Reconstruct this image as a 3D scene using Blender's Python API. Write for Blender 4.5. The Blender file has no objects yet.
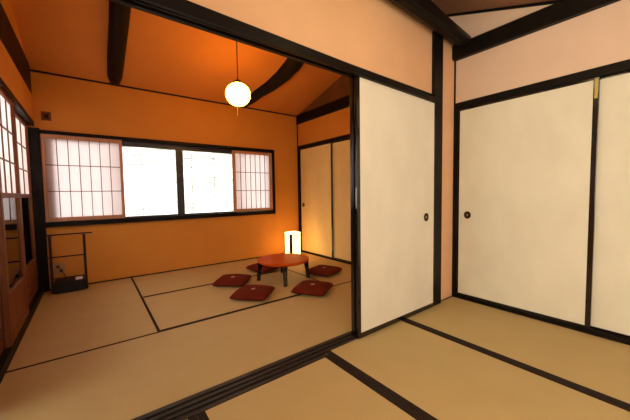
import bpy, bmesh, math, random
from mathutils import Vector, Matrix
random.seed(4)
sc = bpy.context.scene
COL = sc.collection

# ------------------------------------------------------------------ camera
cam_d = bpy.data.cameras.new('camera')
cam_d.sensor_width = 36.0
cam_d.lens = 296.175 / 630.0 * 36.0
cam_d.clip_start = 0.02
cam = bpy.data.objects.new('camera', cam_d)
COL.objects.link(cam)
yaw, pitch, roll = math.radians(37.127), math.radians(-3.215), math.radians(-0.855)
fwd = Vector((math.sin(yaw) * math.cos(pitch), math.cos(yaw) * math.cos(pitch), math.sin(pitch)))
rt = Vector((math.cos(yaw), -math.sin(yaw), 0))
up = rt.cross(fwd)
r2 = rt * math.cos(roll) + up * math.sin(roll)
u2 = -rt * math.sin(roll) + up * math.cos(roll)
cam.matrix_world = Matrix(((r2.x, u2.x, -fwd.x, 0), (r2.y, u2.y, -fwd.y, 0), (r2.z, u2.z, -fwd.z, 1.0), (0, 0, 0, 1)))
sc.camera = cam

XL = -0.435
# ------------------------------------------------------------------ world, added window lights, exposure
w = bpy.data.worlds.new('sky'); sc.world = w; w.use_nodes = True
bg = w.node_tree.nodes['Background']
bg.inputs['Color'].default_value = (1.0, 1.0, 0.88, 1)
bg.inputs['Strength'].default_value = 5.0
def area_fill(name, loc, size, direction, power, color=(1.0, 0.93, 0.84)):
    L = bpy.data.lights.new(name, 'AREA'); L.shape = 'RECTANGLE'; L.size, L.size_y = size
    L.energy = power; L.color = color
    o = bpy.data.objects.new(name, L); COL.objects.link(o); o.location = loc
    o.rotation_euler = Vector(direction).to_track_quat('-Z', 'Y').to_euler()
    return o
# added area lights inside two unseen windows, brightening the near room
area_fill('added_light_near_window', (0.85, -1.58, 1.35), (1.9, 1.2), (0, 1, 0), 9, (0.5, 0.65, 1.0))
area_fill('added_light_side_window', (XL + .02, -.72, 1.35), (1.2, 1.3), (1, 0, 0), 47, (1.0, 0.90, 0.52))
vs = sc.view_settings
vs.view_transform = 'Standard'; vs.look = 'None'; vs.exposure = 0.0; vs.gamma = 1.0
vs.use_curve_mapping = False

# ------------------------------------------------------------------ materials
def mat(name, color, rough=0.6, spec=0.4, metal=0.0, coat=0.0, vary=0.0, vscale=(4, 4, 4), bump=0.0, bscale=60, bstretch=(1, 1, 1), detail=4):
    m = bpy.data.materials.new(name); m.use_nodes = True
    nt = m.node_tree; b = nt.nodes['Principled BSDF']
    b.inputs['Base Color'].default_value = (*color, 1)
    b.inputs['Roughness'].default_value = rough
    b.inputs['Specular IOR Level'].default_value = spec
    b.inputs['Metallic'].default_value = metal
    b.inputs['Coat Weight'].default_value = coat
    tc = nt.nodes.new('ShaderNodeTexCoord')
    if vary:
        mp = nt.nodes.new('ShaderNodeMapping'); mp.inputs['Scale'].default_value = vscale
        nz = nt.nodes.new('ShaderNodeTexNoise'); nz.inputs['Scale'].default_value = 1.0; nz.inputs['Detail'].default_value = detail
        rp = nt.nodes.new('ShaderNodeValToRGB')
        rp.color_ramp.elements[0].position = 0.3; rp.color_ramp.elements[1].position = 0.7
        rp.color_ramp.elements[0].color = (*[c * (1 - vary) for c in color], 1)
        rp.color_ramp.elements[1].color = (*[min(1, c * (1 + vary)) for c in color], 1)
        nt.links.new(tc.outputs['Object'], mp.inputs[0]); nt.links.new(mp.outputs[0], nz.inputs[0])
        nt.links.new(nz.outputs[0], rp.inputs[0]); nt.links.new(rp.outputs[0], b.inputs['Base Color'])
    if bump:
        mp = nt.nodes.new('ShaderNodeMapping'); mp.inputs['Scale'].default_value = bstretch
        nz = nt.nodes.new('ShaderNodeTexNoise'); nz.inputs['Scale'].default_value = bscale; nz.inputs['Detail'].default_value = 3
        bp = nt.nodes.new('ShaderNodeBump'); bp.inputs['Strength'].default_value = bump; bp.inputs['Distance'].default_value = 0.004
        nt.links.new(tc.outputs['Object'], mp.inputs[0]); nt.links.new(mp.outputs[0], nz.inputs[0])
        nt.links.new(nz.outputs[0], bp.inputs['Height']); nt.links.new(bp.outputs[0], b.inputs['Normal'])
    return m

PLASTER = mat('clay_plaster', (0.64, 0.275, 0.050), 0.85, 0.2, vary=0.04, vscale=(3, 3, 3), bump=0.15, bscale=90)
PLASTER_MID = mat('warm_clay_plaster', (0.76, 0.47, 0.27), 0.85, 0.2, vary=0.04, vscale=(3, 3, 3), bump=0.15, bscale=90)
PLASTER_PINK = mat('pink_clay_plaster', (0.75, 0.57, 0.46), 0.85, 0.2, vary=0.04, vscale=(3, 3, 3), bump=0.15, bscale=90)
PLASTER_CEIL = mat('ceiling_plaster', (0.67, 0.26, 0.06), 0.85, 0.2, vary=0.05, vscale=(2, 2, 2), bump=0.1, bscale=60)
CEIL_BOARD = mat('ceiling_board', (0.36, 0.20, 0.13), 0.7, 0.3, vary=0.12, vscale=(1.5, 18, 18))
DARK = mat('dark_stained_wood', (0.008, 0.006, 0.005), 0.45, 0.12, vary=0.3, vscale=(6, 6, 6), bump=0.1, bscale=40)
DARKGROOVE = mat('dark_track_wood', (0.022, 0.019, 0.018), 0.4, 0.35)
LACQUER = mat('black_lacquer', (0.008, 0.006, 0.006), 0.18, 0.5, coat=0.3)
LOG = mat('dark_log', (0.010, 0.0065, 0.006), 0.55, 0.15, vary=0.35, vscale=(20, 2, 20), bump=0.5, bscale=14, bstretch=(1, .2, 1))
FUSUMA = mat('fusuma_paper', (0.77, 0.75, 0.64), 0.6, 0.25, vary=0.045, vscale=(5, 5, 3), bump=0.06, bscale=120)
BORDER = mat('cloth_border', (0.022, 0.012, 0.009), 0.8, 0.2, bump=0.2, bscale=300)
WOODRED = mat('reddish_wood', (0.17, 0.055, 0.018), 0.55, 0.2, vary=0.25, vscale=(30, 30, 2))
WOODTAN = mat('tan_wood', (0.46, 0.24, 0.13), 0.55, 0.35, vary=0.12, vscale=(20, 20, 3))
LATTICE = mat('lattice_wood', (0.16, 0.075, 0.045), 0.6, 0.3)
BRASS = mat('brass', (0.45, 0.36, 0.12), 0.4, 0.5, metal=1.0)
STEEL = mat('worn_steel', (0.42, 0.42, 0.42), 0.3, 0.5, metal=1.0)
IRON = mat('dark_iron', (0.022, 0.010, 0.008), 0.45, 0.25)
ALU = mat('dark_window_frame', (0.020, 0.022, 0.028), 0.4, 0.5)
REDLAC = mat('vermilion_lacquer', (0.52, 0.070, 0.002), 0.38, 0.15, coat=0.05, vary=0.12, vscale=(2, 14, 2))
CUSH = mat('dark_red_cotton', (0.125, 0.014, 0.004), 0.9, 0.15, vary=0.12, vscale=(9, 9, 9), bump=0.25, bscale=220)
TUFT = mat('pale_thread', (0.62, 0.40, 0.30), 0.8, 0.2)
BOXBLACK = mat('charcoal_box', (0.016, 0.016, 0.022), 0.5, 0.2)
WHITEP = mat('white_plastic', (0.80, 0.78, 0.74), 0.4, 0.4)
BEIGEP = mat('beige_plate', (0.46, 0.24, 0.10), 0.5, 0.4)
BLACKP = mat('black_plastic', (0.012, 0.012, 0.013), 0.35, 0.5)
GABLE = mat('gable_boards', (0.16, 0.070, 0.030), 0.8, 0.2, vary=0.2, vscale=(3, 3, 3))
FUSUMA_YELLOW = mat('yellow_fusuma_paper', (0.80, 0.66, 0.33), 0.6, 0.25, vary=0.05, vscale=(5, 5, 3))  # yellower paper for the far room's closet doors
EXT = mat('outer_wall_boards', (0.10, 0.05, 0.03), 0.8, 0.2)

def tatami_mat(name, axis):
    m = mat(name, (0.56, 0.385, 0.185), 0.62, 0.3)
    nt = m.node_tree; b = nt.nodes['Principled BSDF']
    tc = nt.nodes.new('ShaderNodeTexCoord')
    # reeds: fine ribs across the mat, wefts in long lines
    wv = nt.nodes.new('ShaderNodeTexWave'); wv.wave_type = 'BANDS'; wv.bands_direction = 'Y' if axis == 'x' else 'X'
    wv.inputs['Scale'].default_value = 40; wv.inputs['Distortion'].default_value = 0.6
    w2 = nt.nodes.new('ShaderNodeTexWave'); w2.wave_type = 'BANDS'; w2.bands_direction = 'X' if axis == 'x' else 'Y'
    w2.inputs['Scale'].default_value = 22; w2.inputs['Distortion'].default_value = 0.4
    mul = nt.nodes.new('ShaderNodeMath'); mul.operation = 'MULTIPLY'
    bp = nt.nodes.new('ShaderNodeBump'); bp.inputs['Strength'].default_value = 0.12; bp.inputs['Distance'].default_value = 0.002
    nz = nt.nodes.new('ShaderNodeTexNoise'); nz.inputs['Scale'].default_value = 5; nz.inputs['Detail'].default_value = 6
    rp = nt.nodes.new('ShaderNodeValToRGB')
    rp.color_ramp.elements[0].color = (0.50, 0.365, 0.155, 1); rp.color_ramp.elements[1].color = (0.575, 0.43, 0.195, 1)
    mx = nt.nodes.new('ShaderNodeMix'); mx.data_type = 'RGBA'; mx.blend_type = 'MULTIPLY'; mx.inputs['Factor'].default_value = 0.05
    for a, c in ((tc.outputs['Object'], wv.inputs[0]), (tc.outputs['Object'], w2.inputs[0]), (tc.outputs['Object'], nz.inputs[0]),
                 (wv.outputs['Fac'], mul.inputs[0]), (w2.outputs['Fac'], mul.inputs[1]), (mul.outputs[0], bp.inputs['Height']),
                 (bp.outputs[0], b.inputs['Normal']), (nz.outputs[0], rp.inputs[0]), (rp.outputs[0], mx.inputs['A']),
                 (mul.outputs[0], mx.inputs['B']), (mx.outputs['Result'], b.inputs['Base Color'])):
        nt.links.new(a, c)
    return m
TAT_X = tatami_mat('tatami_reed_x', 'x'); TAT_Y = tatami_mat('tatami_reed_y', 'y')

def paper(name, color, trans=0.5, emit=0.0):
    m = bpy.data.materials.new(name); m.use_nodes = True; nt = m.node_tree
    for n in list(nt.nodes): nt.nodes.remove(n)
    out = nt.nodes.new('ShaderNodeOutputMaterial')
    d = nt.nodes.new('ShaderNodeBsdfDiffuse'); t = nt.nodes.new('ShaderNodeBsdfTranslucent'); mx = nt.nodes.new('ShaderNodeMixShader')
    nz = nt.nodes.new('ShaderNodeTexNoise'); nz.inputs['Scale'].default_value = 9; nz.inputs['Detail'].default_value = 6
    tc = nt.nodes.new('ShaderNodeTexCoord'); rp = nt.nodes.new('ShaderNodeValToRGB')
    rp.color_ramp.elements[0].color = (*[c * .93 for c in color], 1); rp.color_ramp.elements[1].color = (*color, 1)
    nt.links.new(tc.outputs['Object'], nz.inputs[0]); nt.links.new(nz.outputs[0], rp.inputs[0])
    nt.links.new(rp.outputs[0], d.inputs[0]); nt.links.new(rp.outputs[0], t.inputs[0])
    mx.inputs[0].default_value = trans
    nt.links.new(d.outputs[0], mx.inputs[1]); nt.links.new(t.outputs[0], mx.inputs[2]); nt.links.new(mx.outputs[0], out.inputs[0])
    return m
SHOJI = paper('shoji_paper', (0.96, 0.87, 0.88), 0.72)
BLIND = paper('bleached_reed', (0.95, 0.93, 0.88), 0.55)
_n = BLIND.node_tree
_mp = _n.nodes.new('ShaderNodeMapping'); _mp.inputs['Scale'].default_value = (.35, 1, 9)
_nz = [q for q in _n.nodes if q.type == 'TEX_NOISE'][0]; _tc = [q for q in _n.nodes if q.type == 'TEX_COORD'][0]; _rp = [q for q in _n.nodes if q.type == 'VALTORGB'][0]
_n.links.new(_tc.outputs['Object'], _mp.inputs[0]); _n.links.new(_mp.outputs[0], _nz.inputs[0])
_rp.color_ramp.elements[0].position = .36; _rp.color_ramp.elements[0].color = (.16, .16, .155, 1); _rp.color_ramp.elements[1].position = .56
BLINDCORD = paper('blind_cord', (0.6, 0.58, 0.52), 0.4)

def glass(name, tint=(0.96, 0.98, 1.0)):
    m = bpy.data.materials.new(name); m.use_nodes = True; nt = m.node_tree
    for n in list(nt.nodes): nt.nodes.remove(n)
    out = nt.nodes.new('ShaderNodeOutputMaterial')
    t = nt.nodes.new('ShaderNodeBsdfTransparent'); t.inputs[0].default_value = (*tint, 1)
    g = nt.nodes.new('ShaderNodeBsdfGlossy'); g.inputs['Roughness'].default_value = 0.01
    f = nt.nodes.new('ShaderNodeFresnel'); f.inputs['IOR'].default_value = 1.5
    mx = nt.nodes.new('ShaderNodeMixShader')
    nt.links.new(f.outputs[0], mx.inputs[0]); nt.links.new(t.outputs[0], mx.inputs[1]); nt.links.new(g.outputs[0], mx.inputs[2])
    nt.links.new(mx.outputs[0], out.inputs[0])
    return m
GLASS = glass('window_glass')
def emitter(name, color, strength, pattern=False):
    m = bpy.data.materials.new(name); m.use_nodes = True; nt = m.node_tree; b = nt.nodes['Principled BSDF']
    b.inputs['Base Color'].default_value = (0.8, 0.78, 0.7, 1)
    b.inputs['Emission Color'].default_value = (*color, 1); b.inputs['Emission Strength'].default_value = strength
    return m
GLOBE = emitter('opal_glass_lit', (1.0, 0.42, 0.036), 29)
GLOBE_FILL = emitter('added_globe_near', (1.0, 0.76, 0.40), 9.5)  # glow of the added lamp over the near room
LANT = emitter('lantern_paper_lit', (1.0, 0.52, 0.15), 6.5)
LANTINK = emitter('lantern_ink', (0.60, 0.55, 0.20), .3)

# ------------------------------------------------------------------ mesh helpers
class MB:
    def __init__(s): s.bm = bmesh.new()
    def box(s, x0, x1, y0, y1, z0, z1, bev=0.0, M=None):
        r = bmesh.ops.create_cube(s.bm, size=1.0); vs_ = r['verts']
        bmesh.ops.scale(s.bm, vec=(x1 - x0, y1 - y0, z1 - z0), verts=vs_)
        bmesh.ops.translate(s.bm, vec=((x0 + x1) / 2, (y0 + y1) / 2, (z0 + z1) / 2), verts=vs_)
        if bev:
            es = list({e for v in vs_ for e in v.link_edges})
            r = bmesh.ops.bevel(s.bm, geom=es, offset=bev, segments=2, profile=0.6, affect='EDGES')
            vs_ = list({v for f in r['faces'] for v in f.verts} | {v for v in vs_ if v.is_valid})
        if M is not None: bmesh.ops.transform(s.bm, matrix=M, verts=vs_)
        return s
    def tube(s, pts, radii, seg=16, flat=1.0, jitter=0.0):
        """rounded bar through pts, radii per point; flat squashes it in z"""
        rings = []
        n = len(pts)
        for i, p in enumerate(pts):
            p = Vector(p)
            d = (Vector(pts[min(i + 1, n - 1)]) - Vector(pts[max(i - 1, 0)])).normalized()
            a = d.cross(Vector((0, 0, 1)))
            if a.length < 1e-3: a = Vector((1, 0, 0))
            a.normalize(); b = a.cross(d).normalized()
            ring = []
            for k in range(seg):
                t = 2 * math.pi * k / seg
                r = radii[i] * (1 + jitter * math.sin(3 * t + i * 1.7) + jitter * .6 * math.sin(5 * t - i))
                ring.append(s.bm.verts.new(p + a * math.cos(t) * r + b * math.sin(t) * r * flat))
            rings.append(ring)
        for i in range(n - 1):
            for k in range(seg):
                s.bm.faces.new((rings[i][k], rings[i][(k + 1) % seg], rings[i + 1][(k + 1) % seg], rings[i + 1][k]))
        s.bm.faces.new(rings[0][::-1]); s.bm.faces.new(rings[-1])
        return s
    def lathe(s, prof, center, seg=48):
        cx, cy, cz = center; rings = []
        for r, z in prof:
            if r < 1e-5: rings.append([s.bm.verts.new((cx, cy, cz + z))])
            else: rings.append([s.bm.verts.new((cx + r * math.cos(2 * math.pi * k / seg), cy + r * math.sin(2 * math.pi * k / seg), cz + z)) for k in range(seg)])
        for A, B in zip(rings, rings[1:]):
            for k in range(seg):
                k2 = (k + 1) % seg
                if len(A) == 1 and len(B) == 1: continue
                if len(A) == 1: s.bm.faces.new((A[0], B[k2], B[k]))
                elif len(B) == 1: s.bm.faces.new((A[k], A[k2], B[0]))
                else: s.bm.faces.new((A[k], A[k2], B[k2], B[k]))
        return s
    def quadprism(s, poly, axis, a, b):
        """poly of 2-D points extruded along axis between a and b"""
        def P(u, v, t): return {'x': (t, u, v), 'y': (u, t, v), 'z': (u, v, t)}[axis]
        A = [s.bm.verts.new(P(u, v, a)) for u, v in poly]; B = [s.bm.verts.new(P(u, v, b)) for u, v in poly]
        n = len(poly); s.bm.faces.new(A); s.bm.faces.new(B[::-1])
        for i in range(n): s.bm.faces.new((A[i], B[i], B[(i + 1) % n], A[(i + 1) % n]))
        return s
    def build(s, name, m, parent=None, smooth=False):
        bmesh.ops.recalc_face_normals(s.bm, faces=s.bm.faces)
        me = bpy.data.meshes.new(name); s.bm.to_mesh(me); s.bm.free()
        me.materials.append(m)
        if smooth:
            for p in me.polygons: p.use_smooth = True
        o = bpy.data.objects.new(name, me); COL.objects.link(o)
        if parent is not None:
            o.parent = parent
            o.matrix_parent_inverse = Matrix.Translation(parent.location).inverted() if parent.type == 'EMPTY' else Matrix.Identity(4)
        return o
def struct(o): o['kind'] = 'structure'; return o
def tag(o, label, cat, group=None):
    o['label'] = label; o['category'] = cat
    if group: o['group'] = group
    return o
def thing(name, loc, label, cat, group=None):
    o = bpy.data.objects.new(name, None); o.empty_display_size = 0.1; COL.objects.link(o); o.location = loc
    return tag(o, label, cat, group)
def snode(name, loc):
    o = bpy.data.objects.new(name, None); o.empty_display_size = 0.1; COL.objects.link(o); o.location = loc
    return struct(o)

XL, XR, XRB = -0.435, 2.71, 2.86          # left wall, right wall of the near room, right wall of the far room
YB, YP, YN = 4.24, 1.43, -1.6            # far wall, partition, wall behind the camera
CT = 0.28                                # rise of the far room's ceiling
def cz(y): return 2.31 + CT * (YB - y)

# ------------------------------------------------------------------ shell
struct(MB().box(-0.9, 3.0, YN - .1, YB + .1, -0.16, -0.036).build('floor', EXT))
# far wall with its wide window opening
m = MB()
m.box(XL - .5, -0.385, YB, YB + .12, -.04, 2.45).box(2.372, XRB + .1, YB, YB + .12, -.04, 2.45)
m.box(-0.385, 2.372, YB, YB + .12, -.04, 0.70).box(-0.385, 2.372, YB, YB + .12, 1.69, 2.45)
struct(m.build('wall_far', PLASTER))
# far room right wall: plaster over the closet doors and the gable above
m = MB(); m.quadprism([(YB, 1.80), (YB, cz(YB) + .1), (YP + .04, cz(YP) + .1), (YP + .04, 1.80)], 'x', XRB, XRB + .1)
struct(m.build('wall_right_far', PLASTER))
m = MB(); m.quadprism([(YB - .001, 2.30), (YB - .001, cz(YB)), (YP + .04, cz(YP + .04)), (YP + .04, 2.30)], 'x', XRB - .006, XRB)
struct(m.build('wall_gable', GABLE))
struct(MB().box(XRB + .06, XRB + .1, YP, YB, -.04, 1.8).build('wall_closet_back', EXT))
# near room right wall
struct(MB().box(XR, XR + .1, YN, YP, 1.80, 2.9).box(XR, XR + .1, YP, 1.62, 2.41, 2.9).box(XR, XR + .1, YN, -1.45, -.04, 1.8).build('wall_right', PLASTER_PINK))
struct(MB().box(XR + .06, XR + .1, -1.45, YP, -.04, 1.8).build('wall_right_closet_back', EXT))
# partition plaster above the lintel and beside the post
m = MB(); m.box(XL - .05, XR, YP, YP + .035, 1.818, 2.42).box(XL - .05, XR, YP, 1.64, 2.40, 2.42).box(XL - .05, XR + .1, 1.62, 1.64, 2.42, 3.2).box(2.46, XRB, YP, YP + .035, -.036, 1.818)
struct(m.build('wall_partition', PLASTER_MID))
# left wall above the glass doors, near-room stretch is solid but for the added window
m = MB(); m.box(XL - .09, XL, 1.50, YB, 1.78, 3.2).box(XL - .09, XL, YN, -1.32, -.04, 3.2).box(XL - .09, XL, -.12, 1.37, -.04, 3.2).box(XL - .09, XL, -1.32, -.12, -.04, .7).box(XL - .09, XL, -1.32, -.12, 2.0, 3.2)
struct(m.build('wall_left', PLASTER))
# wall behind the camera with an opening for the added window
m = MB(); m.box(XL - .1, -0.15, YN - .1, YN, -.04, 2.5).box(1.85, XR + .1, YN - .1, YN, -.04, 2.5)
m.box(-0.15, 1.85, YN - .1, YN, -.04, .7).box(-0.15, 1.85, YN - .1, YN, 2.0, 2.5)
struct(m.build('wall_near', PLASTER))
# ceilings
m = MB(); m.quadprism([(YB + .12, cz(YB + .12)), (YP + .03, cz(YP + .03)), (YP + .03, cz(YP + .03) + .06), (YB + .12, cz(YB + .12) + .06)], 'x', XL - .1, XRB + .1)
struct(m.build('ceiling', PLASTER_CEIL))
cn = lambda y: 2.632 + .353 * (y - 1.51)
m = MB(); m.quadprism([(1.62, cn(1.62)), (.656, cn(.656)), (YN - .1, cn(.656)), (YN - .1, cn(.656) + .05), (.656, cn(.656) + .05), (1.62, cn(1.62) + .05)], 'x', XL - .1, XR + .1)
struct(m.build('ceiling', CEIL_BOARD))
# thin battens
struct(MB().box(XL, XRB, YB - .012, YB, 2.296, 2.318).build('trim_1', DARK))
struct(MB().box(XRB - .012, XRB, YB - .012, YB, 0, 2.3).build('trim_2', DARK))
m = MB(); m.quadprism([(1.615, cn(1.615) - .020), (.656, cn(.656) - .020), (.656, cn(.656)), (1.615, cn(1.615))], 'x', XR - .012, XR)
struct(m.build('trim_3', DARK))
struct(MB().box(XL, XRB, YB - .012, YB, 0, .012).build('baseboard_far', DARK))
struct(MB().box(2.471, XR, YP - .004, YP, 0, .008).build('baseboard_partition', DARK))
struct(MB().box(XR - .010, XR, YP - .012, YP, 0.0, 2.2).build('trim_4', DARK))

# partition: grooved sill, grooved lintel, post
m = MB(); m.box(XL - .08, 2.47, 1.412, 1.517, -.034, -.006).box(XL - .08, 1.135, 1.372, 1.412, -.034, -.006)
m.box(XL - .08, 1.135, 1.372, 1.392, -.010, .004, .0015)
for a, b in ((1.413, 1.428), (1.450, 1.465), (1.487, 1.517)):
    m.box(XL - .08, 2.335, a, b, -.010, .004, .0015)
struct(m.build('trim_5', DARKGROOVE))
m = MB(); K1 = lambda x: 1 - x / 2.3       # the old lintel sags and thins toward the doors
def lint(y0, y1, zb, kb, zt, kt):
    n0 = len(m.bm.verts); m.box(XL, 2.345, y0, y1, 0, 1)
    for v in list(m.bm.verts)[n0:]: v.co.z = (zt + kt * K1(v.co.x)) if v.co.z > .5 else (zb + kb * K1(v.co.x))
lint(1.372, 1.392, 1.735, .048, 1.776, .069)
lint(1.431, 1.517, 1.806, .024, 1.832, .010)
lint(1.392, 1.431, 1.800, .034, 1.802, .036)
for a, b in ((1.431, 1.437), (1.453, 1.465), (1.490, 1.517)): lint(a, b, 1.786, .022, 1.808, .024)
struct(m.build('trim_6', DARK))
struct(MB().box(2.336, 2.470, 1.405, 1.53, -.034, 2.335, .004).build('trim_7', DARK))

# ------------------------------------------------------------------ beams
def beam(name, pts, radii, label, seg=16, flat=1.0, jitter=.04):
    return tag(MB().tube(pts, radii, seg, flat, jitter).build(name, LOG, smooth=True), label, 'beam')
beam('ceiling_beam', [(.290, YB - .003, 2.375), (.285, 4.10, 2.385), (.280, 3.8, 2.455), (.28, 3.3, 2.59), (.275, 2.6, 2.78), (.27, 1.9, 2.98), (.27, 1.48, 3.09)],
     [.070, .078, .080, .081, .084, .087, .088], 'straight dark log beam along the sloping ceiling above the paper-screened left window', flat=1.1, jitter=.02)
beam('ceiling_beam', [(1.90, YB - .003, 2.37), (1.925, 4.05, 2.40), (1.955, 3.85, 2.445), (2.03, 3.62, 2.50), (2.07, 3.40, 2.555), (2.08, 3.15, 2.63), (2.05, 2.9, 2.71), (1.97, 2.5, 2.82), (2.0, 2.0, 2.95), (2.0, 1.48, 3.09)],
     [.066, .078, .092, .104, .104, .110, .115, .115, .11, .11], 'crooked dark log beam on the ceiling just right of the hanging globe lamp', flat=1.0, jitter=.05)
def sqbeam(secs, axis, label, name='wall_beam', mat_=DARK):
    m = MB(); rings = []
    for t, a0, a1, z0, z1 in secs:
        P = [(a0, z0 + .012), (a0 + .012, z0), (a1 - .0, z0), (a1, z1), (a0 + .012, z1), (a0, z1 - .012)]
        rings.append([m.bm.verts.new((t, u, v) if axis == 'x' else (u, t, v)) for u, v in P])
    for A, B in zip(rings, rings[1:]):
        for k in range(6): m.bm.faces.new((A[k], A[(k + 1) % 6], B[(k + 1) % 6], B[k]))
    m.bm.faces.new(rings[0]); m.bm.faces.new(rings[-1][::-1])
    return tag(m.build(name, mat_), label, 'beam')
m = MB(); rings = []
for t, zb, zt in ((2.709, 2.330, 2.298), (2.35, 2.345, 2.335), (2.0, 2.365, 2.385), (1.5, 2.392, 2.43), (.8, 2.42, 2.46), (XL, 2.44, 2.48)):
    P = [(1.428, zb), (1.385, zb - .045), (1.33, zb - .078), (1.290, zb - .075), (1.272, min(zb - .05, zt - .01)), (1.270, zt - .005), (1.29, zt + .05), (1.35, zt + .09), (1.428, zt + .10)]
    rings.append([m.bm.verts.new((t, u, v)) for u, v in P])
for A, B in zip(rings, rings[1:]):
    for k in range(9): m.bm.faces.new((A[k], A[(k + 1) % 9], B[(k + 1) % 9], B[k]))
m.bm.faces.new(rings[0]); m.bm.faces.new(rings[-1][::-1])
tag(m.build('wall_beam', DARK), 'heavy dark beam running along the top of the partition above the open sliding doors', 'beam')
sqbeam([(YN, 2.655, XR, 2.18, 2.31), (1.427, 2.655, XR, 2.18, 2.31)], 'y', 'square dark beam high on the wall above the cream right-hand sliding doors')
m = MB().box(XRB - .03, XRB, 1.47, YB - .013, 2.165, 2.315, .004)
tag(m.build('wall_beam', DARK), 'dark beam high on the wall above the closet doors of the far room', 'beam')
m = MB().box(XL, XL + .006, 1.50, YB - .013, 2.07, 2.345, .001)
tag(m.build('wall_beam', DARK), 'dark beam on the left wall above the lattice glass doors', 'beam')

# ------------------------------------------------------------------ sliding paper doors (fusuma)
def fusuma(name, axis, a0, a1, face, sgn, z0, z1, stile_l=.018, stile_r=.018, rail=.014, rail_b=None, pulls=(), thick=.022, paper_m=None):
    """axis: direction the door runs along; face: coordinate of its visible face; sgn: +1 when the room is on the lower side"""
    b0, b1 = sorted((face, face + sgn * thick)); c0, c1 = sorted((face + sgn * .002, face + sgn * (thick - .002)))
    def bx(m, u0, u1, v0, v1, w0, w1, bev=0):
        return m.box(u0, u1, v0, v1, w0, w1, bev) if axis == 'x' else m.box(v0, v1, u0, u1, w0, w1, bev)
    r = snode(name, ((a0 + a1) / 2, face, z0) if axis == 'x' else (face, (a0 + a1) / 2, z0))
    bx(MB(), a0 + stile_l * .5, a1 - stile_r * .5, c0, c1, z0 + rail * .5, z1 - rail * .5).build('paper_panel', paper_m or FUSUMA, r)
    f = MB()
    bx(f, a0, a0 + stile_l, b0, b1, z0, z1, .002); bx(f, a1 - stile_r, a1, b0, b1, z0, z1, .002)
    bx(f, a0 + stile_l, a1 - stile_r, b0, b1, z0, z0 + (rail_b or rail), .001); bx(f, a0 + stile_l, a1 - stile_r, b0, b1, z1 - rail, z1, .001)
    f.build('frame', LACQUER, r)
    for (u, z) in pulls:
        h = MB()
        R = .030
        prof = [(0.0001, .0), (R * .72, .0), (R * .78, .004), (R, .005), (R, .0), (R * .9, -.004)]
        seg = 24; rings = []
        for rr, d in prof:
            ring = []
            for k in range(seg):
                t = 2 * math.pi * k / seg
                du, dz = rr * math.cos(t), rr * math.sin(t) * 1.12
                q = face - sgn * d
                ring.append(h.bm.verts.new((u + du, q, z + dz) if axis == 'x' else (q, u + du, z + dz)))
            rings.append(ring)
        for A, B in zip(rings, rings[1:]):
            for k in range(seg): h.bm.faces.new((A[k], A[(k + 1) % seg], B[(k + 1) % seg], B[k]))
        h.bm.faces.new(rings[0])
        h_ = h.build('door_pull', IRON, r, True)
        k_ = MB(); e = R * .22
        bx(k_, u - e, u + e, *sorted((face - sgn * .004, face)), z - e * 1.6, z + e * 1.6, .001); q_ = k_.build('pull_boss', BRASS, h_); q_.location = -Vector(r.location); q_.location = (0, 0, 0)
    return r
# partition: front door and the one stacked behind it
d1 = fusuma('door_1', 'x', 1.408, 2.335, 1.394, 1, .004, 1.768, stile_l=.030, stile_r=.012, pulls=((2.208, .79),), thick=.018, rail_b=.036)
d2 = fusuma('door_2', 'x', 1.408, 2.335, 1.430, 1, .004, 1.798, stile_l=.034, thick=.018)
d2b = fusuma('door_3', 'x', 1.432, 2.335, 1.467, 1, .004, 1.798, stile_l=.034, thick=.018)
m = MB().box(1.4045, 1.4095, 1.398, 1.409, .895, 1.035, .001); m.build('edge_pull', STEEL, d1)
# right wall of the near room
fr = MB(); fr.box(XR - .006, XR + .06, YN + .2, YP - .012, 1.745, 1.803).build('trim_8', DARK)['kind'] = 'structure'
struct(MB().box(XR - .004, XR + .06, YN + .2, YP - .012, -.034, .032).build('trim_9', DARK))
struct(MB().box(XR - .008, XR + .06, 1.388, 1.418, .032, 1.745).build('trim_10', DARK))
d3 = fusuma('door_4', 'y', .452, 1.388, XR + .006, 1, .032, 1.745, stile_l=.030, stile_r=.008, rail=.018, pulls=((1.300, .784),))
MB().box(XR + .003, XR + .007, .459, .475, 1.605, 1.735, .001).build('brass_fitting', BRASS, d3)
d4 = fusuma('door_5', 'y', -.46, .492, XR + .034, 1, .032, 1.745, stile_l=.026, rail=.016)
d5 = fusuma('door_6', 'y', -1.40, -.42, XR + .006, 1, .032, 1.745, stile_l=.026, rail=.016)
# closet of the far room
struct(MB().box(XRB - .008, XRB + .06, 1.48, YB - .014, 1.745, 1.803).build('trim_11', DARK))
struct(MB().box(XRB - .006, XRB + .06, 1.48, YB - .014, -.034, .022).build('trim_12', DARK))
struct(MB().box(XRB - .012, XRB + .06, 4.175, YB - .014, .022, 1.745).build('trim_13', DARK))
d6 = fusuma('door_7', 'y', 3.365, 4.175, XRB + .004, 1, .022, 1.745, stile_l=.016, stile_r=.008, rail=.010, pulls=((4.10, .81),), paper_m=FUSUMA_YELLOW)
d7 = fusuma('door_8', 'y', 2.42, 3.40, XRB + .032, 1, .022, 1.745, stile_l=.016, rail=.010, paper_m=FUSUMA_YELLOW)
d8 = fusuma('door_9', 'y', 1.49, 2.45, XRB + .004, 1, .022, 1.745, stile_l=.016, rail=.010, paper_m=FUSUMA_YELLOW)

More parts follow.
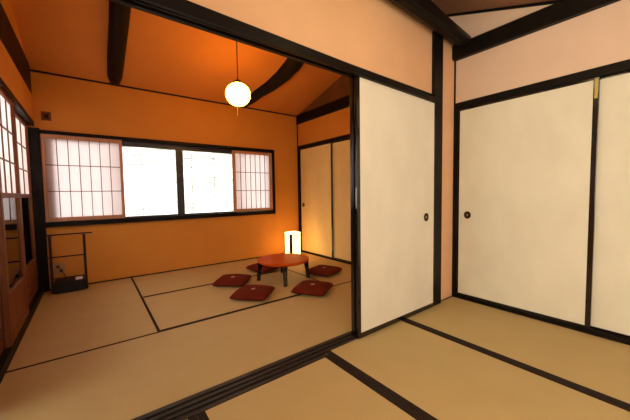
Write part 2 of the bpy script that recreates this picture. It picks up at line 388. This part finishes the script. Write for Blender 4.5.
# ------------------------------------------------------------------ far window
wn = snode('window_1', (1.0, YB, .70))
x0, x1, z0, z1 = -.385, 2.372, .685, 1.70
m = MB(); fy0, fy1 = YB - .035, YB + .10
m.box(x0 - .012, x0 + .010, YB + .012, fy1, z0, z1, .002).box(x1 - .022, x1 + .012, fy0, fy1, z0, z1, .002)
m.box(x0 - .012, x1 + .012, fy0, fy1, z0 - .005, z0 + .050, .002).box(x0 - .012, x1 + .012, fy0, fy1, z1 - .034, z1 + .004, .002)
m.build('outer_frame', DARK, wn)
m = MB(); gy0, gy1 = YB + .03, YB + .065
def sash(xa, xb, yy0, yy1, st=.035, name='sash'):
    f = MB(); zb, zt = z0 + .048, z1 - .030
    f.box(xa, xa + st, yy0, yy1, zb, zt, .002).box(xb - st, xb, yy0, yy1, zb, zt, .002)
    f.box(xa + st, xb - st, yy0, yy1, zb, zb + .018, .001).box(xa + st, xb - st, yy0, yy1, zt - .064, zt, .001)
    s_ = f.build(name, ALU, wn)
    ym = (yy0 + yy1) / 2
    MB().box(xa + st - .003, xb - st + .003, ym - .002, ym + .002, zb + .015, zt - .060).build('glass_pane', GLASS, s_)
sash(x0 + .022, 1.000, YB + .030, YB + .052, .070); sash(.955, x1 - .022, YB + .054, YB + .076, .068)

def shoji(xa, xb, y, za, zb, cols, rows, label, frame_w=.036, rail=.036):
    r = thing('shoji_screen', ((xa + xb) / 2, y, za), label, 'paper screen', None)
    f = MB(); t = .024
    f.box(xa, xa + frame_w, y - t, y, za, zb, .002).box(xb - frame_w, xb, y - t, y, za, zb, .002)
    f.box(xa + frame_w, xb - frame_w, y - t, y, za, za + rail, .0015).box(xa + frame_w, xb - frame_w, y - t, y, zb - rail, zb, .0015)
    f.build('frame', WOODTAN, r)
    l = MB(); ax, bx_, az, bz = xa + frame_w, xb - frame_w, za + rail, zb - rail
    for i in range(1, cols):
        xx = ax + (bx_ - ax) * i / cols; l.box(xx - .0035, xx + .0035, y - .014, y - .004, az, bz)
    for j in range(1, rows):
        zz = az + (bz - az) * j / rows; l.box(ax, bx_, y - .016, y - .004, zz - .004, zz + .004)
    l.build('lattice', LATTICE, r)
    MB().box(ax - .004, bx_ + .004, y - .0045, y - .003, az - .004, bz + .004).build('paper', SHOJI, r)
    return r
s1 = shoji(-.388, .329, YB + .002, .738, 1.668, 7, 3, 'large wooden lattice paper screen covering the left end of the wide window', .030, .042)
s2 = shoji(1.690, 2.345, YB + .004, .742, 1.650, 7, 3, 'lattice paper screen covering the right end of the wide window', .044, .040)
MB().box(.302, .314, YB - .0165, YB - .0135, 1.12, 1.20, .001).build('finger_pull', BLACKP, s1)
MB().box(1.706, 1.718, YB - .0165, YB - .0135, 1.08, 1.16, .001).build('finger_pull', BLACKP, s2)

# added windows of the near room, out of view, their paper holding back the sky
def added_window(name, axis, a0, a1, b, za, zb, n):
    r = snode(name, ((a0 + a1) / 2, b, za) if axis == 'x' else (b, (a0 + a1) / 2, za))
    def bx(m, u0, u1, v0, v1, w0, w1):
        return m.box(u0, u1, v0, v1, w0, w1) if axis == 'x' else m.box(v0, v1, u0, u1, w0, w1)
    f = MB(); t = .025
    for u in (a0, (a0 + a1) / 2 - t / 2, a1 - t): bx(f, u, u + t, b - t, b, za, zb)
    bx(f, a0, a1, b - t, b, za, za + .03); bx(f, a0, a1, b - t, b, zb - .03, zb)
    f.build('frame', WOODTAN, r)
    l = MB()
    for i in range(1, n): u = a0 + (a1 - a0) * i / n; bx(l, u - .004, u + .004, b - .016, b - .006, za, zb)
    for j in range(1, 4): q = za + (zb - za) * j / 4; bx(l, a0, a1, b - .018, b - .006, q - .004, q + .004)
    l.build('lattice', LATTICE, r)
    bx(MB(), a0, a1, b - .022, b - .020, za, zb).build('paper', SHOJI, r)
added_window('added_window_2', 'x', -.15, 1.85, YN - .03, .7, 2.0, 14)
added_window('added_window_3', 'y', -1.32, -.12, XL - .03, .7, 2.0, 8)

# reed blind hanging outside
bl = thing('reed_blind', (1.0, YB + .24, .5), 'pale reed blind hanging outside the wide window, seen through the bare panes', 'blind')
m = MB(); z = .45
while z < 2.10:
    zz = z + random.uniform(-.0006, .0006)
    m.box(.26, 1.80, YB + .238, YB + .241, zz, zz + .0072); z += .0092
m.build('slats', BLIND, bl)
m = MB()
for xx in (.55, 1.18, 1.5): m.box(xx - .002, xx + .002, YB + .235, YB + .244, .45, 2.11)
m.build('cords', BLINDCORD, bl)
MB().box(.24, 1.82, YB + .22, YB + .26, 2.10, 2.13, .004).build('head_rail', BLINDCORD, bl)
for xx in (.34, 1.72): MB().box(xx - .012, xx + .012, YB + .1205, YB + .222, 2.105, 2.125).build('bracket', IRON, bl)

# ------------------------------------------------------------------ left wall: lattice glass doors
struct(MB().box(XL - .09, XL + .006, 1.50, YB, 1.742, 1.785).build('trim_14', DARK))
struct(MB().box(XL - .11, XL - .002, 1.50, YB, -.034, .048).build('trim_15', DARK))
struct(MB().box(XL - .045, XL + .045, 4.200, YB, -.034, 1.72, .003).build('trim_16', DARK))
struct(MB().box(XL - .07, XL + .006, 1.50, 1.60, -.034, 2.9).build('trim_17', DARK))
def glazed(name, y0_, y1_, xf, right_w=.055, left_w=.055):
    r = snode(name, (xf - .015, (y0_ + y1_) / 2, .006)); xb = xf - .030; zt = 1.742
    f = MB()
    f.box(xb, xf, y0_, y0_ + left_w, .048, zt, .002).box(xb, xf, y1_ - right_w, y1_, .048, zt, .002)
    f.box(xb, xf, y0_ + left_w, y1_ - right_w, .048, .105, .0015).box(xb, xf, y0_ + left_w, y1_ - right_w, .335, .375, .0015)
    f.box(xb, xf, y0_ + left_w, y1_ - right_w, 1.00, 1.035, .0015).box(xb, xf, y0_ + left_w, y1_ - right_w, 1.715, zt, .0015)
    f.build('frame', WOODRED, r)
    MB().box(xb + .008, xf - .010, y0_ + left_w, y1_ - right_w, .105, .335).build('lower_board', WOODRED, r)
    MB().box(xf - .018, xf - .014, y0_ + left_w, y1_ - right_w, .375, 1.00).build('glass_pane', GLASS, r)
    l = MB(); ya, yb = y0_ + left_w, y1_ - right_w
    n = 3
    for i in range(1, n):
        yy = ya + (yb - ya) * i / n; l.box(xf - .018, xf - .010, yy - .005, yy + .005, 1.035, 1.715)
    for j in (1, 2):
        zz = 1.035 + .68 * j / 3; l.box(xf - .018, xf - .009, ya, yb, zz - .005, zz + .005)
    l.build('lattice', LATTICE, r)
    MB().box(xf - .021, xf - .0195, ya, yb, 1.03, 1.72).build('paper', SHOJI, r)
    return r
glazed('door_10', 1.93, 2.71, XL - .042)
glazed('door_11', 2.65, 3.335, XL - .008)
glazed('door_12', 3.275, 4.238, XL - .042)
# corridor outside the glass doors, unseen parapet and opening shaped to light their paper
struct(MB().box(-1.45, -1.38, 1.3, 4.5, -.04, .9).box(-1.45, -.85, 4.3, 4.4, -.04, 2.6).box(-1.45, -.5, 1.30, 1.37, -.04, 2.6).build('wall_corridor', EXT))
struct(MB().box(-1.45, -.9, 1.3, 4.4, -.16, -.04).build('floor', EXT))
struct(MB().box(-1.5, -.5, 1.3, 4.4, 2.45, 2.5).build('ceiling', EXT))

# ------------------------------------------------------------------ tatami
def tatami(xa, xb, ya, yb, long_axis, label, bw=.022, sides=(1, 1)):
    r = thing('tatami_mat', ((xa + xb) / 2, (ya + yb) / 2, -.035), label, 'tatami mat', 'tatami mats of the far room' if ya > 1.4 else 'tatami mats of the near room')
    g = .0012
    MB().box(xa + g, xb - g, ya + g, yb - g, -.035, 0).build('reed_surface', TAT_X if long_axis == 'x' else TAT_Y, r)
    for k, on in enumerate(sides):
        if not on: continue
        if long_axis == 'x':
            a, b = (ya + g, ya + bw) if k == 0 else (yb - bw, yb - g)
            MB().box(xa + g, xb - g, a, b, -.003, .0016, .0006).build('cloth_border', BORDER, r)
        else:
            a, b = (xa + g, xa + bw) if k == 0 else (xb - bw, xb - g)
            MB().box(a, b, ya + g, yb - g, -.003, .0016, .0006).build('cloth_border', BORDER, r)
tatami(-.433, .370, 2.402, 4.225, 'y', 'tatami mat in the back left corner, running from under the small rack', .020, (0, 1))
tatami(.370, 2.030, 3.325, 4.225, 'x', 'tatami mat along the far wall below the wide window', .018, (1, 0))
tatami(.370, 2.030, 2.402, 3.325, 'x', 'tatami mat under the red table and the front cushions', .018)
tatami(2.030, 2.850, 2.402, 4.225, 'y', 'tatami mat alongside the closet doors under the paper lantern', .016, (1, 0))
tatami(-.433, 2.850, 1.519, 2.402, 'x', 'long unbroken tatami mat just beyond the grooved sill in the far room', .020, (0, 1))
tatami(-.418, .340, -.46, 1.370, 'y', 'tatami mat at the bottom left, its border just showing below the grooved sill', .038, (1, 1))
tatami(.340, 1.135, -.46, 1.370, 'y', 'tatami mat at the bottom of the view in front of the grooved sill', .038, (1, 1))
tatami(1.135, 1.920, -.46, 1.410, 'y', 'tatami mat in front of the cream door of the partition', .036, (1, 1))
tatami(1.920, 2.704, -.46, 1.410, 'y', 'tatami mat alongside the cream sliding doors at the right', .034, (1, 0))
tatami(2.471, 2.704, 1.410, 1.4245, 'x', 'narrow filler strip of tatami at the foot of the partition plaster', .001, (0, 0))
tatami(-.418, 2.704, -1.598, -.46, 'x', 'tatami mat behind the viewer under the added near window', .034, (0, 1))

# ------------------------------------------------------------------ hanging globe lamps, the near one added
def pendant(x, y, z, rad, ztop, gm, label):
    r = thing('pendant_lamp', (x, y, z), label, 'lamp')
    prof = []
    for i in range(25):
        t = -math.pi / 2 + math.pi * i / 24
        prof.append((max(0, rad * math.cos(t)), rad * .93 * math.sin(t)))
    MB().lathe(prof, (x, y, z)).build('globe_shade', gm, r, True)
    MB().lathe([(0, rad * .90), (.055, rad * .86), (.05, rad * .98), (.028, rad * 1.12), (.012, rad * 1.22), (0, rad * 1.23)], (x, y, z), 24).build('shade_holder', IRON, r, True)
    MB().tube([(x, y, z + rad * 1.2), (x, y, ztop)], [.0055, .0055], 8).build('cord', IRON, r, True)
    MB().lathe([(0, .02), (.035, .018), (.045, -.01), (.0, -.012)], (x, y, ztop - .01), 24).build('ceiling_rose', IRON, r, True)
    MB().tube([(x - .008, y, z - rad * .92), (x - .01, y, z - rad * .92 - .10)], [.0022, .0022], 6).build('pull_cord', TUFT, r)
    return r
pendant(1.292, 3.02, 2.053, .128, cz(3.02), GLOBE, 'glowing white globe lamp hanging on a cord in the far room')
pendant(1.25, .62, 2.08, .125, cn(.656), GLOBE_FILL, 'added globe lamp just above the view, put in to brighten the near room')  # added lamp out of view, brightens the partition plaster

# ------------------------------------------------------------------ low round table
tx, ty, TH = 1.772, 2.970, .245
t = thing('low_table', (tx, ty, 0), 'low round vermilion table with dark legs amid the red cushions', 'table')
R = .300
MB().lathe([(0, TH - .034), (R * .93, TH - .034), (R * .985, TH - .026), (R, TH - .016), (R, TH - .006), (R * .985, TH), (0, TH)], (tx, ty, 0), 64).build('tabletop', REDLAC, t)
for k in range(4):
    a = math.radians(-117.5 + 90 * k)
    d = Vector((math.cos(a), math.sin(a), 0))
    m = MB()
    top = Vector((tx, ty, TH - .033)) + d * .268; bot = Vector((tx, ty, 0.0)) + d * .290 + Vector((0, 0, .0018))
    n = Vector((-d.y, d.x, 0)); ring = []
    for P, s_ in ((bot, .021), (bot.lerp(top, .45), .022), (top - Vector((0, 0, .05)), .025), (top, .029)):
        ring.append([m.bm.verts.new(P + d * s_ * sa + n * s_ * sb) for sa, sb in ((-1, -.75), (-.75, -1), (.75, -1), (1, -.75), (1, .75), (.75, 1), (-.75, 1), (-1, .75))])
    for A, B in zip(ring, ring[1:]):
        for q in range(8): m.bm.faces.new((A[q], A[(q + 1) % 8], B[(q + 1) % 8], B[q]))
    m.bm.faces.new(ring[0]); m.bm.faces.new(ring[-1][::-1])
    m.build('leg', LACQUER, t)

# ------------------------------------------------------------------ floor cushions
def cushion(cx, cy, ang, label, sx=.365, sy=.365, h=.082):
    r = thing('floor_cushion', (cx, cy, 0), label, 'cushion', 'red floor cushions around the low table')
    m = MB(); N = 22; G = {}
    ca, sa = math.cos(math.radians(ang)), math.sin(math.radians(ang))
    def pt(i, j, side):
        u, v = 2 * i / N - 1, 2 * j / N - 1
        # corners stick out, sides pull in a little
        k = 1 - .045 * (u * v) ** 4; pu = u * (1 - .03 * (1 - v * v)) * k; pv = v * (1 - .03 * (1 - u * u)) * k
        puff = ((1 - abs(u) ** 3.2) * (1 - abs(v) ** 3.2)) ** .42
        dimple = math.exp(-(u * u + v * v) / .018) * .40
        wr = .05 * math.sin(7 * u + 3 * v) * (1 - puff) + .03 * math.sin(5 * v - 4 * u + cx * 9)
        z = .034 + (h - .034) * puff * (1 - dimple) * (1 + wr) if side else .034 - .033 * puff
        X, Y = pu * sx / 2, pv * sy / 2
        return (cx + X * ca - Y * sa, cy + X * sa + Y * ca, z)
    for side in (0, 1):
        for i in range(N + 1):
            for j in range(N + 1):
                edge = i in (0, N) or j in (0, N)
                if side and edge: G[(1, i, j)] = G[(0, i, j)]
                else: G[(side, i, j)] = m.bm.verts.new(pt(i, j, side))
        for i in range(N):
            for j in range(N):
                q = [G[(side, i, j)], G[(side, i + 1, j)], G[(side, i + 1, j + 1)], G[(side, i, j + 1)]]
                m.bm.faces.new(q if side else q[::-1])
    m.build('cover', CUSH, r, True)
    f = MB(); zt = .066
    for k in range(3):
        a = ang + 60 * k; d = Vector((math.cos(math.radians(a)), math.sin(math.radians(a)), 0)) * .020
        c = Vector((cx, cy, zt))
        f.tube([c - d + Vector((0, 0, .008)), c + Vector((0, 0, .004)), c + d + Vector((0, 0, .008))], [.0045, .0045, .0045], 6)
    f.build('center_tuft', TUFT, r, True)
    return r
cushion(1.240, 3.190, 50, 'dark red floor cushion at the left of the low table, leftmost of the five')
cushion(1.235, 2.655, 44, 'dark red floor cushion in front of the low table on its left side')
cushion(1.770, 2.395, 34, 'dark red floor cushion in front of the low table on its right side')
cushion(2.285, 2.850, 22, 'dark red floor cushion between the low table and the closet doors')
cushion(1.790, 3.500, 12, 'dark red floor cushion behind the low table toward the far wall')

# ------------------------------------------------------------------ paper lantern
lx0, lx1, ly0, ly1, LH = 2.374, 2.567, 3.757, 3.945, .410
L = thing('paper_lantern', ((lx0 + lx1) / 2, (ly0 + ly1) / 2, 0), 'glowing square paper floor lantern in the corner behind the low table', 'lamp')
MB().box(lx0 - .004, lx1 + .004, ly0 - .004, ly1 + .004, 0, .022, .003).build('base', LACQUER, L)
m = MB(); e = .006
m.box(lx0 + e, lx1 - e, ly0 + e, ly0 + e + .002, .022, LH - .004).box(lx0 + e, lx1 - e, ly1 - e - .002, ly1 - e, .022, LH - .004)
m.box(lx0 + e, lx0 + e + .002, ly0 + e, ly1 - e, .022, LH - .004).box(lx1 - e - .002, lx1 - e, ly0 + e, ly1 - e, .022, LH - .004)
sh = m.build('paper_shade', LANT, L)
for ax, ay, wd in ((lx0, ly0, .034), (lx1, ly0, .013), (lx0, ly1, .018), (lx1, ly1, .013)):
    sx = 1 if ax == lx0 else -1; sy = 1 if ay == ly0 else -1
    a = sorted((ax, ax + sx * wd)); b = sorted((ay, ay + sy * wd))
    MB().box(a[0], a[1], b[0], b[1], .02, LH - (.020 if wd > .01 else .0)).build('corner_post', LACQUER, L)
m = MB()
m.box(lx0, lx1, ly0, ly0 + .005, LH - .005, LH).box(lx0, lx1, ly1 - .005, ly1, LH - .005, LH).box(lx0, lx0 + .005, ly0, ly1, LH - .005, LH).box(lx1 - .005, lx1, ly0, ly1, LH - .005, LH)
m.build('top_rim', WOODTAN, L)
# painted leaf strokes on the paper
m = MB()
for (u, z, du, dz) in ((.085, .36, .012, -.05), (.10, .34, -.010, -.045), (.12, .375, .004, -.07), (.075, .385, .015, -.03), (.11, .40, .02, -.03), (.09, .31, -.006, -.04)):
    P = [(lx0 + u, z), (lx0 + u + .018, z - .012), (lx0 + u + du, z + dz), (lx0 + u - .004, z - .012)]
    m.quadprism(P, 'y', ly0 + e - .0012, ly0 + e - .0004)
for (v, z, dv, dz) in ((.07, .14, .02, -.05), (.09, .13, -.012, -.055), (.08, .10, .02, -.04), (.10, .15, .02, -.02), (.07, .085, -.015, -.03)):
    P = [(ly0 + v, z), (ly0 + v + .020, z - .012), (ly0 + v + dv, z + dz), (ly0 + v - .004, z - .012)]
    m.quadprism(P, 'x', lx0 + e - .0012, lx0 + e - .0004)
m.build('painted_leaves', LANTINK, L)

# ------------------------------------------------------------------ small rack with the box at its foot
K = thing('towel_rack', (-.22, 4.06, 0), 'small dark two-rail stand in the back left corner below the window', 'rack')
for xx in (-.352, -.074):
    MB().box(xx - .012, xx + .012, 4.035, 4.060, .002, .600, .002).build('post', IRON, K)
MB().box(-.352, -.34, 4.06, 4.20, .585, .60, .002).build('side_arm', IRON, K)
MB().box(-.086, -.074, 4.06, 4.20, .585, .60, .002).build('side_arm', IRON, K)
MB().box(-.375, -.002, 4.036, 4.056, .604, .618, .002).build('top_rail', IRON, K)
MB().box(-.385, -.07, 4.040, 4.054, .372, .385, .002).build('middle_rail', IRON, K)
MB().box(-.340, -.086, 4.040, 4.054, .150, .160, .002).build('lower_rail', IRON, K)
MB().box(-.336, -.088, 4.005, 4.19, .002, .105, .004).build('base_box', BOXBLACK, K)
MB().box(-.340, -.084, 4.001, 4.194, .105, .118, .003).build('box_lid', BOXBLACK, K)
m = MB().box(-.165, -.105, 4.02, 4.06, .118, .146, .006)
tag(m.build('white_packet', WHITEP), 'small white packet lying on the box at the foot of the rack', 'packet')
O = thing('wall_outlet', (-.30, YB, .18), 'beige wall outlet with black plugs behind the small rack', 'outlet')
MB().box(-.345, -.255, YB - .008, YB - .0005, .165, .285, .002).build('face_plate', BEIGEP, O)
MB().box(-.325, -.300, YB - .045, YB - .008, .235, .262, .003).build('plug', BLACKP, O)
MB().box(-.300, -.275, YB - .045, YB - .008, .190, .216, .003).build('plug', BLACKP, O)
MB().tube([(-.31, YB - .045, .245), (-.285, YB - .07, .225), (-.262, YB - .05, .16), (-.24, YB - .03, .06), (-.235, YB - .03, .006)], [.004] * 5, 8).build('cable', BLACKP, O, True)
V = thing('wall_vent', (-.34, YB, 1.81), 'small square brown wooden vent high on the wall left of the wide window', 'vent')
m = MB(); a0, a1, c0, c1, q = -.370, -.292, 1.810, 1.900, .020
m.box(a0, a1, YB - .014, YB - .0005, c0, c0 + q, .002).box(a0, a1, YB - .014, YB - .0005, c1 - q, c1, .002)
m.box(a0, a0 + q, YB - .014, YB - .0005, c0 + q, c1 - q, .002).box(a1 - q, a1, YB - .014, YB - .0005, c0 + q, c1 - q, .002)
m.build('frame', WOODRED, V)
m = MB(); m.box(a0 + q, a1 - q, YB - .004, YB - .0005, c0 + q, c1 - q)
m.build('backing', IRON, V)
